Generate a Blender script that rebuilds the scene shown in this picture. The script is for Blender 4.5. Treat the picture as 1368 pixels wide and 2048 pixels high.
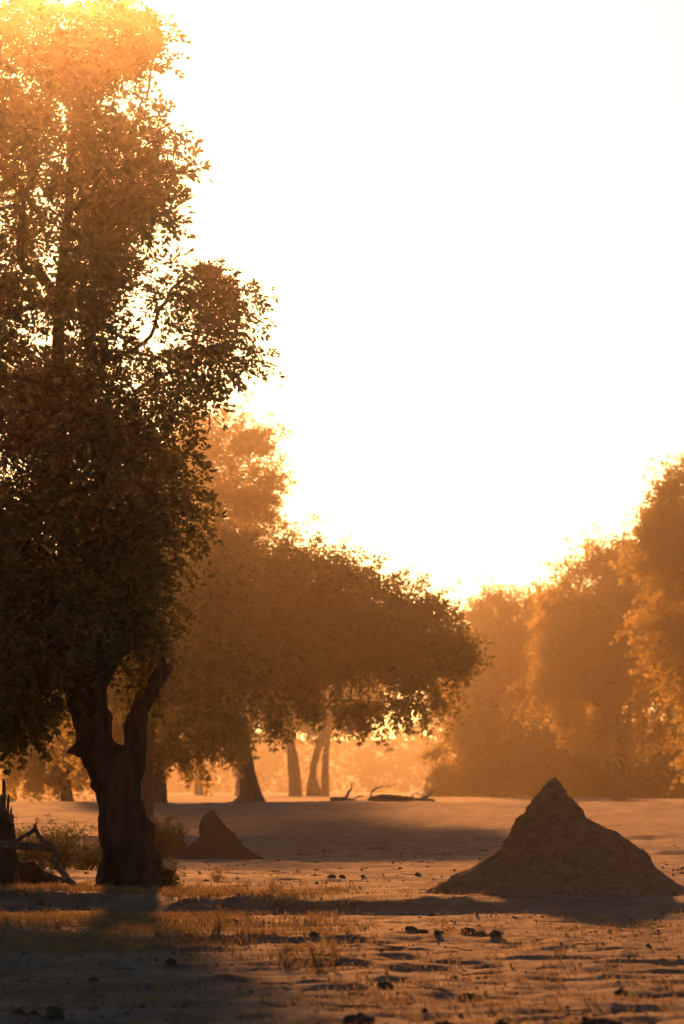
import bpy, math, random
import numpy as np
from mathutils import Vector, noise as mnoise

# ------------------------------------------------------------------ camera, sky, sun, exposure
for o in list(bpy.data.objects):
    bpy.data.objects.remove(o)
SC = bpy.context.scene
COL = SC.collection
R = math.radians
CAM_Z = 1.7
K = 36.0 / 170.0 / 2048.0          # tangent per photograph pixel (170 mm on a 36 mm tall frame)
HORIZON = 1580.0                   # photograph row of eye level
SUN_PX, SUN_PY = 135.0, -108.0      # where the sun stands, just above the top edge

cd = bpy.data.cameras.new('camera')
cam = bpy.data.objects.new('camera', cd)
COL.objects.link(cam)
cam.location = (0, 0, CAM_Z)
cam.rotation_euler = (R(90), 0, 0)
cd.sensor_fit = 'VERTICAL'
cd.sensor_height = 36.0
cd.sensor_width = 24.0
cd.lens = 170.0
cd.shift_y = (HORIZON - 1024.0) / 2048.0
cd.clip_start = 0.1
cd.clip_end = 6000.0
cd.dof.use_dof = True
cd.dof.focus_distance = 84.0
cd.dof.aperture_fstop = 3.2
SC.camera = cam

sun_dir = Vector(((SUN_PX - 684.0) * K, 1.0, (HORIZON - SUN_PY) * K)).normalized()   # towards the sun
sun_el = math.asin(sun_dir.z)
sun_az = math.atan2(sun_dir.x, sun_dir.y)
world = bpy.data.worlds.new('World')
SC.world = world
world.use_nodes = True
wn = world.node_tree
bg = wn.nodes['Background']
sky = wn.nodes.new('ShaderNodeTexSky')
sky.sky_type = 'NISHITA'
sky.sun_disc = False
sky.sun_elevation = sun_el
sky.sun_rotation = sun_az
sky.altitude = 300
sky.air_density = 1.0
sky.dust_density = 1.2
sky.ozone_density = 1.0
wn.links.new(sky.outputs[0], bg.inputs[0])
bg.inputs[1].default_value = 0.05

sl = bpy.data.lights.new('sun', 'SUN')
sl.energy = 5.0
sl.angle = R(2.2)
sl.color = (1.0, 0.345, 0.08)
sun = bpy.data.objects.new('sun', sl)
COL.objects.link(sun)
sun.rotation_euler = sun_dir.to_track_quat('Z', 'Y').to_euler()
sun.location = (0, 0, 60)

SC.view_settings.view_transform = 'Standard'
SC.view_settings.look = 'None'
SC.view_settings.gamma = 1.0
SC.view_settings.exposure = 0.31
SC.render.engine = 'CYCLES'
cy = SC.cycles
cy.use_denoising = True
cy.max_bounces = 6
cy.diffuse_bounces = 2
cy.glossy_bounces = 2
cy.transmission_bounces = 3
cy.volume_bounces = 1
cy.transparent_max_bounces = 6
cy.use_adaptive_sampling = True
cy.adaptive_threshold = 0.02
cy.sample_clamp_indirect = 4.0

# ------------------------------------------------------------------ helpers
def rng_(s):
    return np.random.default_rng(s)

def PX(px, py, d):
    """photograph pixel at distance d (metres along +Y) -> world point"""
    return np.array([(px - 684.0) * K * d, d, CAM_Z + (HORIZON - py) * K * d])

def _hash(ix, iy, seed):
    h = (ix.astype(np.int64) * 374761393 + iy.astype(np.int64) * 668265263 + seed * 1442695041) & 0x7fffffff
    h = ((h ^ (h >> 13)) * 1274126177) & 0x7fffffff
    return (h ^ (h >> 16)) & 0x7fffffff

def gnoise(x, y, seed=0):
    x = np.asarray(x, float); y = np.asarray(y, float)
    ix = np.floor(x); iy = np.floor(y); fx = x - ix; fy = y - iy
    u = fx * fx * fx * (fx * (fx * 6 - 15) + 10); v = fy * fy * fy * (fy * (fy * 6 - 15) + 10)
    def g(dx, dy):
        a = _hash(ix + dx, iy + dy, seed) / 0x7fffffff * 2 * math.pi
        return np.cos(a) * (fx - dx) + np.sin(a) * (fy - dy)
    return ((g(0, 0) * (1 - u) + g(1, 0) * u) * (1 - v) + (g(0, 1) * (1 - u) + g(1, 1) * u) * v) * 1.5

def sstep(a, b, x):
    t = np.clip((np.asarray(x, float) - a) / (b - a), 0, 1)
    return t * t * (3 - 2 * t)

def mesh_np(name, verts, quads=None, tris=None, smooth=False):
    me = bpy.data.meshes.new(name)
    verts = np.asarray(verts, np.float32).reshape(-1, 3)
    parts, tot = [], []
    if quads is not None and len(quads):
        q = np.asarray(quads, np.int32).reshape(-1, 4); parts.append(q.ravel()); tot.append(np.full(len(q), 4, np.int32))
    if tris is not None and len(tris):
        t = np.asarray(tris, np.int32).reshape(-1, 3); parts.append(t.ravel()); tot.append(np.full(len(t), 3, np.int32))
    loops = np.concatenate(parts); tot = np.concatenate(tot)
    start = np.concatenate(([0], np.cumsum(tot)[:-1])).astype(np.int32)
    me.vertices.add(len(verts)); me.vertices.foreach_set('co', verts.ravel())
    me.loops.add(len(loops)); me.loops.foreach_set('vertex_index', loops)
    me.polygons.add(len(tot)); me.polygons.foreach_set('loop_start', start); me.polygons.foreach_set('loop_total', tot)
    if smooth:
        me.polygons.foreach_set('use_smooth', np.ones(len(tot), bool))
    me.update(calc_edges=True)
    return me

def obj(name, me, mat, parent=None, **props):
    o = bpy.data.objects.new(name, me)
    COL.objects.link(o)
    if mat is not None and not me.materials:
        me.materials.append(mat)
    if parent is not None:
        o.parent = parent
    for k, v in props.items():
        o[k] = v
    return o

def thing(name, label, cat, loc=(0, 0, 0), group=None):
    o = bpy.data.objects.new(name, None)
    COL.objects.link(o)
    o.location = loc
    o.empty_display_size = 0.3
    o['label'] = label; o['category'] = cat
    if group:
        o['group'] = group
    return o

def copy_tree(o, loc, rz, sc, label, group=None, parent=None):
    c = o.copy(); COL.objects.link(c)
    if parent is None:
        c.location = loc; c.rotation_euler = (0, 0, rz); c.scale = (sc, sc, sc)
        c['label'] = label
        if group:
            c['group'] = group
    else:
        c.parent = parent
    for ch in o.children:
        copy_tree(ch, None, 0, 1, None, None, c)
    return c

# ------------------------------------------------------------------ materials
def new_mat(name):
    m = bpy.data.materials.new(name); m.use_nodes = True
    nt = m.node_tree; nt.nodes.clear()
    out = nt.nodes.new('ShaderNodeOutputMaterial')
    return m, nt, out

def N(nt, t, **kw):
    n = nt.nodes.new(t)
    for k, v in kw.items():
        if k.startswith('_'):
            setattr(n, k[1:], v)
        else:
            n.inputs[k.replace('__', ' ')].default_value = v
    return n

def solid_mat(name, cols, scale, rough=0.9, spec=0.3, bump=0.5, bscale=20.0, stretch=(1, 1, 1), bdist=0.02, detail=6.0):
    m, nt, out = new_mat(name)
    L = nt.links.new
    b = N(nt, 'ShaderNodeBsdfPrincipled', Roughness=rough)
    b.inputs['Specular IOR Level'].default_value = spec
    tc = N(nt, 'ShaderNodeTexCoord'); mp = N(nt, 'ShaderNodeMapping'); mp.inputs['Scale'].default_value = stretch
    L(tc.outputs['Object'], mp.inputs['Vector'])
    n1 = N(nt, 'ShaderNodeTexNoise', Scale=scale, Detail=detail, Roughness=0.65)
    L(mp.outputs[0], n1.inputs['Vector'])
    r = N(nt, 'ShaderNodeValToRGB')
    r.color_ramp.elements[0].position = 0.3; r.color_ramp.elements[1].position = 0.7
    r.color_ramp.elements[0].color = (*cols[0], 1); r.color_ramp.elements[1].color = (*cols[-1], 1)
    if len(cols) == 3:
        e = r.color_ramp.elements.new(0.5); e.color = (*cols[1], 1)
    L(n1.outputs[0], r.inputs[0]); L(r.outputs[0], b.inputs['Base Color'])
    n2 = N(nt, 'ShaderNodeTexNoise', Scale=bscale, Detail=8.0, Roughness=0.7)
    L(mp.outputs[0], n2.inputs['Vector'])
    bp = N(nt, 'ShaderNodeBump', Strength=bump, Distance=bdist)
    L(n2.outputs[0], bp.inputs['Height']); L(bp.outputs[0], b.inputs['Normal'])
    L(b.outputs[0], out.inputs[0])
    return m

def leaf_mat(name, dif, trans, f_trans=0.45, rough=0.45):
    m, nt, out = new_mat(name)
    L = nt.links.new
    geo = N(nt, 'ShaderNodeNewGeometry')
    rp = N(nt, 'ShaderNodeValToRGB')
    rp.color_ramp.elements[0].color = (*[c * 0.7 for c in dif], 1)
    rp.color_ramp.elements[1].color = (*[c * 1.35 for c in dif], 1)
    L(geo.outputs['Random Per Island'], rp.inputs[0])
    d = N(nt, 'ShaderNodeBsdfDiffuse'); L(rp.outputs[0], d.inputs[0])
    t = N(nt, 'ShaderNodeBsdfTranslucent', Color=(*trans, 1))
    mx = N(nt, 'ShaderNodeMixShader', Fac=f_trans)
    L(d.outputs[0], mx.inputs[1]); L(t.outputs[0], mx.inputs[2])
    g = N(nt, 'ShaderNodeBsdfGlossy', Color=(0.6, 0.6, 0.6, 1), Roughness=rough)
    mx2 = N(nt, 'ShaderNodeMixShader', Fac=0.04)
    L(mx.outputs[0], mx2.inputs[1]); L(g.outputs[0], mx2.inputs[2])
    L(mx2.outputs[0], out.inputs[0])
    return m

M_GROUND = solid_mat('dry_sand', [(0.14, 0.097, 0.076), (0.28, 0.196, 0.152), (0.41, 0.292, 0.228)], 1.3, rough=0.85, spec=0.13, bump=1.0, bscale=7.0, stretch=(1, 1, 1), bdist=0.14, detail=10)
M_MOUND = solid_mat('termite_soil', [(0.28, 0.15, 0.095), (0.45, 0.26, 0.17), (0.56, 0.345, 0.235)], 8.0, rough=0.95, spec=0.2, bump=1.0, bscale=12.0, bdist=0.16, detail=10)
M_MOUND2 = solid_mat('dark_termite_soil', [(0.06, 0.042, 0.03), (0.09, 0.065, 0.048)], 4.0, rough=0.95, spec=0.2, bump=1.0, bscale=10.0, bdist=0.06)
M_BARK = solid_mat('dark_bark', [(0.035, 0.025, 0.018), (0.06, 0.045, 0.033), (0.09, 0.07, 0.055)], 4.0, rough=0.9, spec=0.25, bump=1.0, bscale=9.0, stretch=(1, 1, 0.2), bdist=0.16)
M_BARK2 = solid_mat('grey_bark', [(0.07, 0.055, 0.042), (0.12, 0.095, 0.075)], 3.0, rough=0.9, spec=0.2, bump=0.8, bscale=8.0, stretch=(1, 1, 0.3), bdist=0.06)
M_DEAD = solid_mat('weathered_deadwood', [(0.05, 0.044, 0.04), (0.09, 0.08, 0.074), (0.13, 0.118, 0.11)], 6.0, rough=0.85, spec=0.25, bump=0.9, bscale=14.0, stretch=(1, 1, 0.3), bdist=0.03)
M_PALE = solid_mat('bleached_deadwood', [(0.3, 0.27, 0.24), (0.42, 0.38, 0.34)], 4.0, rough=0.8, spec=0.25, bump=0.6, bscale=12.0, bdist=0.02)
M_CLOD = solid_mat('dark_clod', [(0.06, 0.045, 0.035), (0.1, 0.08, 0.06)], 14.0, rough=0.95, spec=0.2, bump=1.0, bscale=40.0, bdist=0.02)
M_LEAF = leaf_mat('broad_leaf', (0.03, 0.04, 0.014), (0.16, 0.14, 0.02), 0.3)
M_FINE = leaf_mat('feathery_leaf', (0.05, 0.06, 0.024), (0.62, 0.46, 0.12), 0.65)
M_OLIVE = leaf_mat('olive_feathery_leaf', (0.045, 0.052, 0.022), (0.34, 0.29, 0.08), 0.45)
M_FAR = leaf_mat('far_leaf', (0.05, 0.06, 0.024), (0.16, 0.13, 0.04), 0.35)
M_GRASS = leaf_mat('dry_grass', (0.16, 0.12, 0.06), (0.3, 0.22, 0.09), 0.5)
M_WEED = leaf_mat('green_weed', (0.04, 0.048, 0.018), (0.13, 0.13, 0.03), 0.4)

# ------------------------------------------------------------------ ground
def gh(x, y):
    x = np.asarray(x, float); y = np.asarray(y, float)
    h = np.zeros(np.broadcast(x, y).shape)
    w = 3.0 * gnoise(x * 0.09, y * 0.03, 3) + 1.0 * gnoise(x * 0.4, y * 0.2, 4)
    # far bank
    yb = y + w * 1.5 + 1.1 * np.clip(x, -4, 14)
    h = h + 0.5 * sstep(148, 166, yb) + 0.45 * sstep(164, 192, yb)
    h = h + 0.16 * np.exp(-((yb - 192) / 14) ** 2) * (gnoise(x * 0.22, y * 0.05, 51) + 0.6 * gnoise(x * 0.8, y * 0.2, 52))
    # low ledge in front of the bank
    h = h + 0.16 * sstep(131.0, 133.0, y + 0.8 * w + 0.25 * x)
    h = h + 0.07 * sstep(112.0, 113.4, y + 1.3 * w - 0.4 * x) * 0.7
    for k_, (yy, hh, sx) in enumerate(((89.0, .05, .9), (96.5, .06, -.5), (104.0, .06, .7), (121.0, .09, -.6), (142.0, .1, .4))):
        wk = 2.2 * gnoise(x * 0.11 + 7 * k_, y * 0.05, 60 + k_) + 0.7 * gnoise(x * 0.6, y * 0.3, 70 + k_)
        h = h + hh * (sstep(yy, yy + 0.9, y + wk * 1.6 + sx * 0.3 * x) - sstep(yy + 1, yy + 9, y + wk * 1.6 + sx * 0.3 * x))
    # ledge below the tree and the mound
    yl = y - 3.6 * sstep(-1.0, -4.5, x) + 0.5 * w * 0.5
    h = h - 0.25 * (1 - sstep(74.6, 76.3, yl))
    h = h + 0.24 * np.exp(-((x + 3.75) / 0.75) ** 2 - ((y - 86.0) / 1.3) ** 2)
    near = 1 - sstep(190, 260, y)
    h = h + near * (0.05 * gnoise(x * 0.13, y * 0.17, 11) + 0.035 * gnoise(x * 0.16, y * 0.62, 12))
    h = h + near * (0.03 * gnoise(x * 0.5, y * 0.9, 13) + 0.022 * gnoise(x * 1.3, y * 1.7, 14) + 0.018 * gnoise(x * 3.4, y * 3.9, 15))
    h = h + 0.028 * sstep(78, 86, y) * (1 - sstep(135, 160, y)) * gnoise(x * 0.3, y * 1.5, 41)
    fg = (1 - sstep(60, 74, y))
    h = h + fg * (0.07 * gnoise(x * 0.18, y * 0.6, 21) + 0.05 * gnoise(x * 0.55, y * 1.4, 22) + 0.032 * gnoise(x * 1.9, y * 2.4, 23))
    h = h + 26.0 * sstep(1500, 2450, y) - 0.35 * sstep(200, 330, y)
    h = h + 0.5 * sstep(250, 420, y) * gnoise(x * 0.01, y * 0.01, 31)
    return h

def ghs(x, y):
    return float(gh(np.array([x]), np.array([y]))[0])

def on(px, d):
    x = (px - 684.0) * K * d
    return np.array([x, d, ghs(x, d)])

def build_ground():
    a = np.concatenate([-np.geomspace(0.6, 0.064, 22), np.linspace(-0.06, 0.06, 185), np.geomspace(0.064, 0.6, 22)])
    y = np.concatenate([np.linspace(-90, 25, 8), np.arange(28, 36, .5), np.arange(36, 64, 0.14), np.arange(64, 110, 0.22), np.arange(110, 200, 0.5),
                        np.geomspace(200, 2500, 64)])
    A, Y = np.meshgrid(a, y)
    X = A * (Y + 100 + 60 * (Y < 25))
    Z = gh(X, Y)
    n, m = Y.shape
    V = np.stack([X, Y, Z], -1).reshape(-1, 3)
    i = np.arange(n * m).reshape(n, m)
    q = np.stack([i[:-1, :-1], i[:-1, 1:], i[1:, 1:], i[1:, :-1]], -1).reshape(-1, 4)
    obj('ground', mesh_np('ground', V, q, smooth=True), M_GROUND, kind='structure')

build_ground()

# ------------------------------------------------------------------ organic solids: tubes fused by a voxel remesh
def tubes(polys, sides=6, caps=True, twist=0.0):
    V, Q, T = [], [], []
    off = 0
    for pts, rad in polys:
        pts = np.asarray(pts, float); rad = np.asarray(rad, float); n = len(pts)
        tan = np.gradient(pts, axis=0)
        tan /= np.linalg.norm(tan, axis=1)[:, None] + 1e-9
        ref = np.array([0.0, 1.0, 0.0]) if abs(tan[0][1]) < 0.9 else np.array([1.0, 0, 0])
        u = np.cross(tan, ref); u /= np.linalg.norm(u, axis=1)[:, None] + 1e-9
        v = np.cross(tan, u)
        ang = np.arange(sides) / sides * 2 * math.pi + twist
        ring = pts[:, None, :] + rad[:, None, None] * (np.cos(ang)[None, :, None] * u[:, None, :] + np.sin(ang)[None, :, None] * v[:, None, :])
        V.append(ring.reshape(-1, 3))
        i = off + np.arange(n * sides).reshape(n, sides)
        j = np.roll(i, -1, axis=1)
        Q.append(np.stack([i[:-1], j[:-1], j[1:], i[1:]], -1).reshape(-1, 4))
        off += n * sides
        if caps:
            V.append(np.array([pts[0], pts[-1]]))
            T.append(np.stack([j[0], i[0], np.full(sides, off)], -1))
            T.append(np.stack([i[-1], j[-1], np.full(sides, off + 1)], -1))
            off += 2
    return np.concatenate(V), np.concatenate(Q), (np.concatenate(T) if T else None)

def smooth_path(pts, rad, n=6):
    """Catmull-Rom through the points"""
    pts = np.asarray(pts, float); rad = np.asarray(rad, float)
    P = np.vstack([2 * pts[0] - pts[1], pts, 2 * pts[-1] - pts[-2]])
    out, ro = [], []
    for k in range(len(pts) - 1):
        p0, p1, p2, p3 = P[k], P[k + 1], P[k + 2], P[k + 3]
        for t in np.linspace(0, 1, n, endpoint=False):
            out.append(0.5 * ((2 * p1) + (-p0 + p2) * t + (2 * p0 - 5 * p1 + 4 * p2 - p3) * t * t + (-p0 + 3 * p1 - 3 * p2 + p3) * t ** 3))
            ro.append(rad[k] * (1 - t) + rad[k + 1] * t)
    out.append(pts[-1]); ro.append(rad[-1])
    return np.array(out), np.array(ro)

def organic(name, polys, voxel, mat, parent=None, amp=0.04, fr=2.0, stretch=0.35, sides=14, seed=0, **props):
    """tubes -> voxel remesh -> displaced along the normals"""
    V, Q, T = tubes([smooth_path(p, r) for p, r in polys], sides)
    tmp = bpy.data.objects.new('tmp', mesh_np('tmp', V, Q, T))
    COL.objects.link(tmp)
    md = tmp.modifiers.new('r', 'REMESH'); md.mode = 'VOXEL'; md.voxel_size = voxel
    sm = tmp.modifiers.new('s', 'SMOOTH'); sm.factor = 0.5; sm.iterations = 4
    dg = bpy.context.evaluated_depsgraph_get()
    me = bpy.data.meshes.new_from_object(tmp.evaluated_get(dg))
    me.name = name
    bpy.data.objects.remove(tmp)
    n = len(me.vertices)
    co = np.empty(n * 3, np.float32); me.vertices.foreach_get('co', co); co = co.reshape(-1, 3)
    no = np.empty(n * 3, np.float32); me.vertices.foreach_get('normal', no); no = no.reshape(-1, 3)
    s = Vector((seed * 3.1, seed * 1.7, 0))
    d = np.empty(n)
    for i in range(n):
        p = co[i]
        q = Vector((p[0] * fr, p[1] * fr, p[2] * fr * stretch)) + s
        d[i] = mnoise.fractal(q, 0.8, 2.1, 4) + 0.6 * (0.35 - abs(mnoise.noise(q * 2.6 + Vector((5, 2, 9)))))
    co = co + no * (amp * d)[:, None]
    me.vertices.foreach_set('co', co.astype(np.float32).ravel())
    me.polygons.foreach_set('use_smooth', np.ones(len(me.polygons), bool))
    me.update()
    return obj(name, me, mat, parent, **props)

# ------------------------------------------------------------------ foliage
def unit(v):
    return v / (np.linalg.norm(v, axis=-1, keepdims=True) + 1e-9)

def sprigs(o, a, n, rg, broad, length, leaf_l, leaf_w, pairs, droop=0.25):
    """leaf sprigs at origins o along axes a with normals n; returns verts, quads"""
    Ns = len(o)
    n = unit(n - a * np.sum(n * a, -1, keepdims=True))
    s = np.cross(a, n)
    ln = length * rg.uniform(0.65, 1.25, (Ns, 1))
    Lf = []
    for k in range(pairs):
        t = 0.2 + 0.8 * k / max(1, pairs - 1) if pairs > 1 else 0.8
        for sd in (-1, 1):
            phi = R(62 - 18 * t) + rg.normal(0, 0.16, (Ns, 1))
            base = o + a * ln * t - np.array([0, 0, 1.0]) * droop * ln * t * t
            dr = a * np.cos(phi) + sd * s * np.sin(phi) + n * rg.normal(0, 0.22, (Ns, 1)) - np.array([0, 0, 1.0]) * (droop * rg.uniform(0.3, 1.5, (Ns, 1)))
            Lf.append((base, unit(dr)))
    base = o + a * ln - np.array([0, 0, 1.0]) * droop * ln
    Lf.append((base, unit(a - np.array([0, 0, 1.0]) * droop)))
    B = np.stack([l[0] for l in Lf], 1); D = np.stack([l[1] for l in Lf], 1)      # Ns, L, 3
    nl = B.shape[1]
    nn = n[:, None, :] + rg.normal(0, 0.35, (Ns, nl, 3))
    W = unit(np.cross(D, nn)); U = np.cross(W, D)
    sz = rg.uniform(0.75, 1.15, (Ns, nl, 1)) * rg.uniform(0.7, 1.35, (Ns, 1, 1))
    l = leaf_l * sz; w = leaf_w * sz
    if broad:
        fold = 0.25
        v = np.stack([B, B + D * l * 0.35 + W * w * 0.5 + U * w * fold, B + D * l * 0.75 + W * w * 0.42 + U * w * fold, B + D * l - U * w * 0.3,
                      B + D * l * 0.75 - W * w * 0.42 + U * w * fold, B + D * l * 0.35 - W * w * 0.5 + U * w * fold], 2)
        i = np.arange(Ns * nl)[:, None] * 6
        q = np.concatenate([i + np.array([0, 1, 2, 3]), i + np.array([0, 3, 4, 5])], 0)
    else:
        v = np.stack([B, B + D * l * 0.5 + W * w * 0.5, B + D * l, B + D * l * 0.5 - W * w * 0.5], 2)
        q = np.arange(Ns * nl)[:, None] * 4 + np.array([0, 1, 2, 3])
    return v.reshape(-1, 3), q

def crown(name, cl, per, rg, mat, parent, broad=False, length=0.3, leaf_l=0.15, leaf_w=0.055, pairs=3, droop=0.25, out=0.8, wind=(0, 0, 0), flat=0.8, wisps=0, wisp_len=1.0, fringe=None):
    """cl: (n,4) cluster centres and radii; per: sprigs per unit cluster"""
    cl = np.asarray(cl, float)
    cnt = np.maximum(6, (per * (cl[:, 3] / cl[:, 3].mean()) ** 1.6)).astype(int)
    idx = np.repeat(np.arange(len(cl)), cnt)
    m = len(idx)
    dirv = unit(rg.normal(0, 1, (m, 3)))
    rr = rg.uniform(0, 1, (m, 1)) ** 0.55
    # uneven cluster shapes
    sc = rg.uniform(0.65, 1.25, (len(cl), 3)) * np.array([1, 1, flat])
    offs = dirv * rr * cl[idx, 3:4] * sc[idx]
    o = cl[idx, :3] + offs
    ctr = cl[:, :3].mean(0)
    outer = unit(cl[idx, :3] - ctr)
    a = unit(out * dirv + 0.45 * outer + rg.normal(0, 0.45, (m, 3)) + np.asarray(wind, float))
    nrm = np.array([0, 0, 1.0]) + rg.normal(0, 0.45, (m, 3))
    if wisps:
        # loose strands of foliage reaching out of the clusters
        k = np.repeat(np.arange(len(cl)), wisps); m2 = len(k); ns = 9
        d0 = unit(unit(cl[k, :3] - ctr) * 0.8 + rg.normal(0, 0.45, (m2, 3)) + np.asarray(wind, float) * 1.6)
        p = cl[k, :3] + d0 * cl[k, 3:4] * 0.55
        ln = wisp_len * rg.uniform(0.45, 1.25, (m2, 1)) * cl[k, 3:4] / cl[:, 3].mean()
        oo, aa = [], []
        for j in range(ns):
            t = j / (ns - 1)
            dj = unit(d0 + np.array([0, 0, -1.0]) * (0.25 + droop) * t * t + rg.normal(0, 0.12, (m2, 3)))
            oo.append(p + dj * ln * t); aa.append(unit(dj + rg.normal(0, 0.35, (m2, 3))))
        o = np.vstack([o] + oo); a = np.vstack([a] + aa)
        nrm = np.array([0, 0, 1.0]) + rg.normal(0, 0.45, (len(o), 3))
    if fringe is not None:
        # sprays: (x, y, z, dx, dz, strands, length)
        oo, aa = [], []
        for fx, fy, fz, dx, dz, n, fl in fringe:
            n = int(n)
            p = np.array([fx, fy, fz]) + rg.normal(0, 0.28, (n, 3)) * np.array([1, 1.6, 1])
            d0 = unit(np.array([dx, -0.1, dz]) + rg.normal(0, 0.28, (n, 3)))
            ln = fl * rg.uniform(0.5, 1.3, (n, 1))
            for t in np.linspace(0, 1, 10):
                dj = unit(d0 + np.array([0, 0, -0.35]) * t * t + rg.normal(0, 0.1, (n, 3)))
                oo.append(p + dj * ln * t); aa.append(unit(dj + rg.normal(0, 0.35, (n, 3))))
        o = np.vstack([o] + oo); a = np.vstack([a] + aa)
        nrm = np.array([0, 0, 1.0]) + rg.normal(0, 0.6, (len(o), 3))
    v, q = sprigs(o, a, nrm, rg, broad, length, leaf_l, leaf_w, pairs, droop)
    return obj('crown', mesh_np('crown', v, q), mat, parent, kind='stuff')

def branchwork(starts, cl, rg, mat, parent, r_twig=0.012, power=0.47, sides=5, jitter=0.12, rmax=0.3):
    """a branching skeleton from the trunk tips to every leaf cluster"""
    nodes = [np.asarray(s, float) for s in starts]
    par = [-1] * len(nodes)
    cl = np.asarray(cl, float)[:, :3]
    st = np.array(nodes)
    dist = np.min(np.linalg.norm(cl[:, None, :] - st[None], axis=2), axis=1)
    for i in np.argsort(dist):
        p = cl[i]
        arr = np.array(nodes)
        dd = np.linalg.norm(arr - p, axis=1)
        dep = np.min(np.linalg.norm(arr[:, None, :] - st[None], axis=2), axis=1)
        k = int(np.argmin(dd + 0.35 * dep + (arr[:, 2] > p[2] + 0.4) * 0.6))
        nodes.append(p); par.append(k)
    n = len(nodes)
    cnt = np.ones(n)
    for i in range(n - 1, -1, -1):
        if par[i] >= 0:
            cnt[par[i]] += cnt[i]
    polys = []
    for i in range(len(starts), n):
        a, b = nodes[par[i]], nodes[i]
        ln = np.linalg.norm(b - a)
        m1 = a + (b - a) * 0.35 + rg.normal(0, jitter * ln, 3) + np.array([0, 0, 0.06 * ln])
        m2 = a + (b - a) * 0.7 + rg.normal(0, jitter * ln, 3) + np.array([0, 0, 0.06 * ln])
        ra = min(rmax, r_twig * cnt[i] ** power * 1.15); rb = min(rmax, r_twig * cnt[i] ** power)
        polys.append(([a, m1, m2, b], [ra, (2 * ra + rb) / 3, (ra + 2 * rb) / 3, rb]))
    V, Q, T = tubes([smooth_path(p, r, 3) for p, r in polys], sides, caps=False)
    return obj('branchwork', mesh_np('branchwork', V, Q, T, smooth=True), mat, parent, kind='stuff')

def blob_clusters(blobs, rg):
    """blobs: (px, py, d, rx, rz, ry metres, count, cluster radius)"""
    out = []
    for px, py, d, rx, rz, ry, n, cr in blobs:
        c = PX(px, py, d)
        v = unit(rg.normal(0, 1, (n, 3))) * rg.uniform(0.15, 1, (n, 1)) ** 0.45
        p = c + v * np.array([rx, ry, rz])
        out.append(np.column_stack([p, cr * rg.uniform(0.7, 1.25, n)]))
    return np.concatenate(out)

# ------------------------------------------------------------------ the tall dark tree
D0 = 84.0
def local(root, p):
    return np.asarray(p, float) - np.array(root.location)

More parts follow.
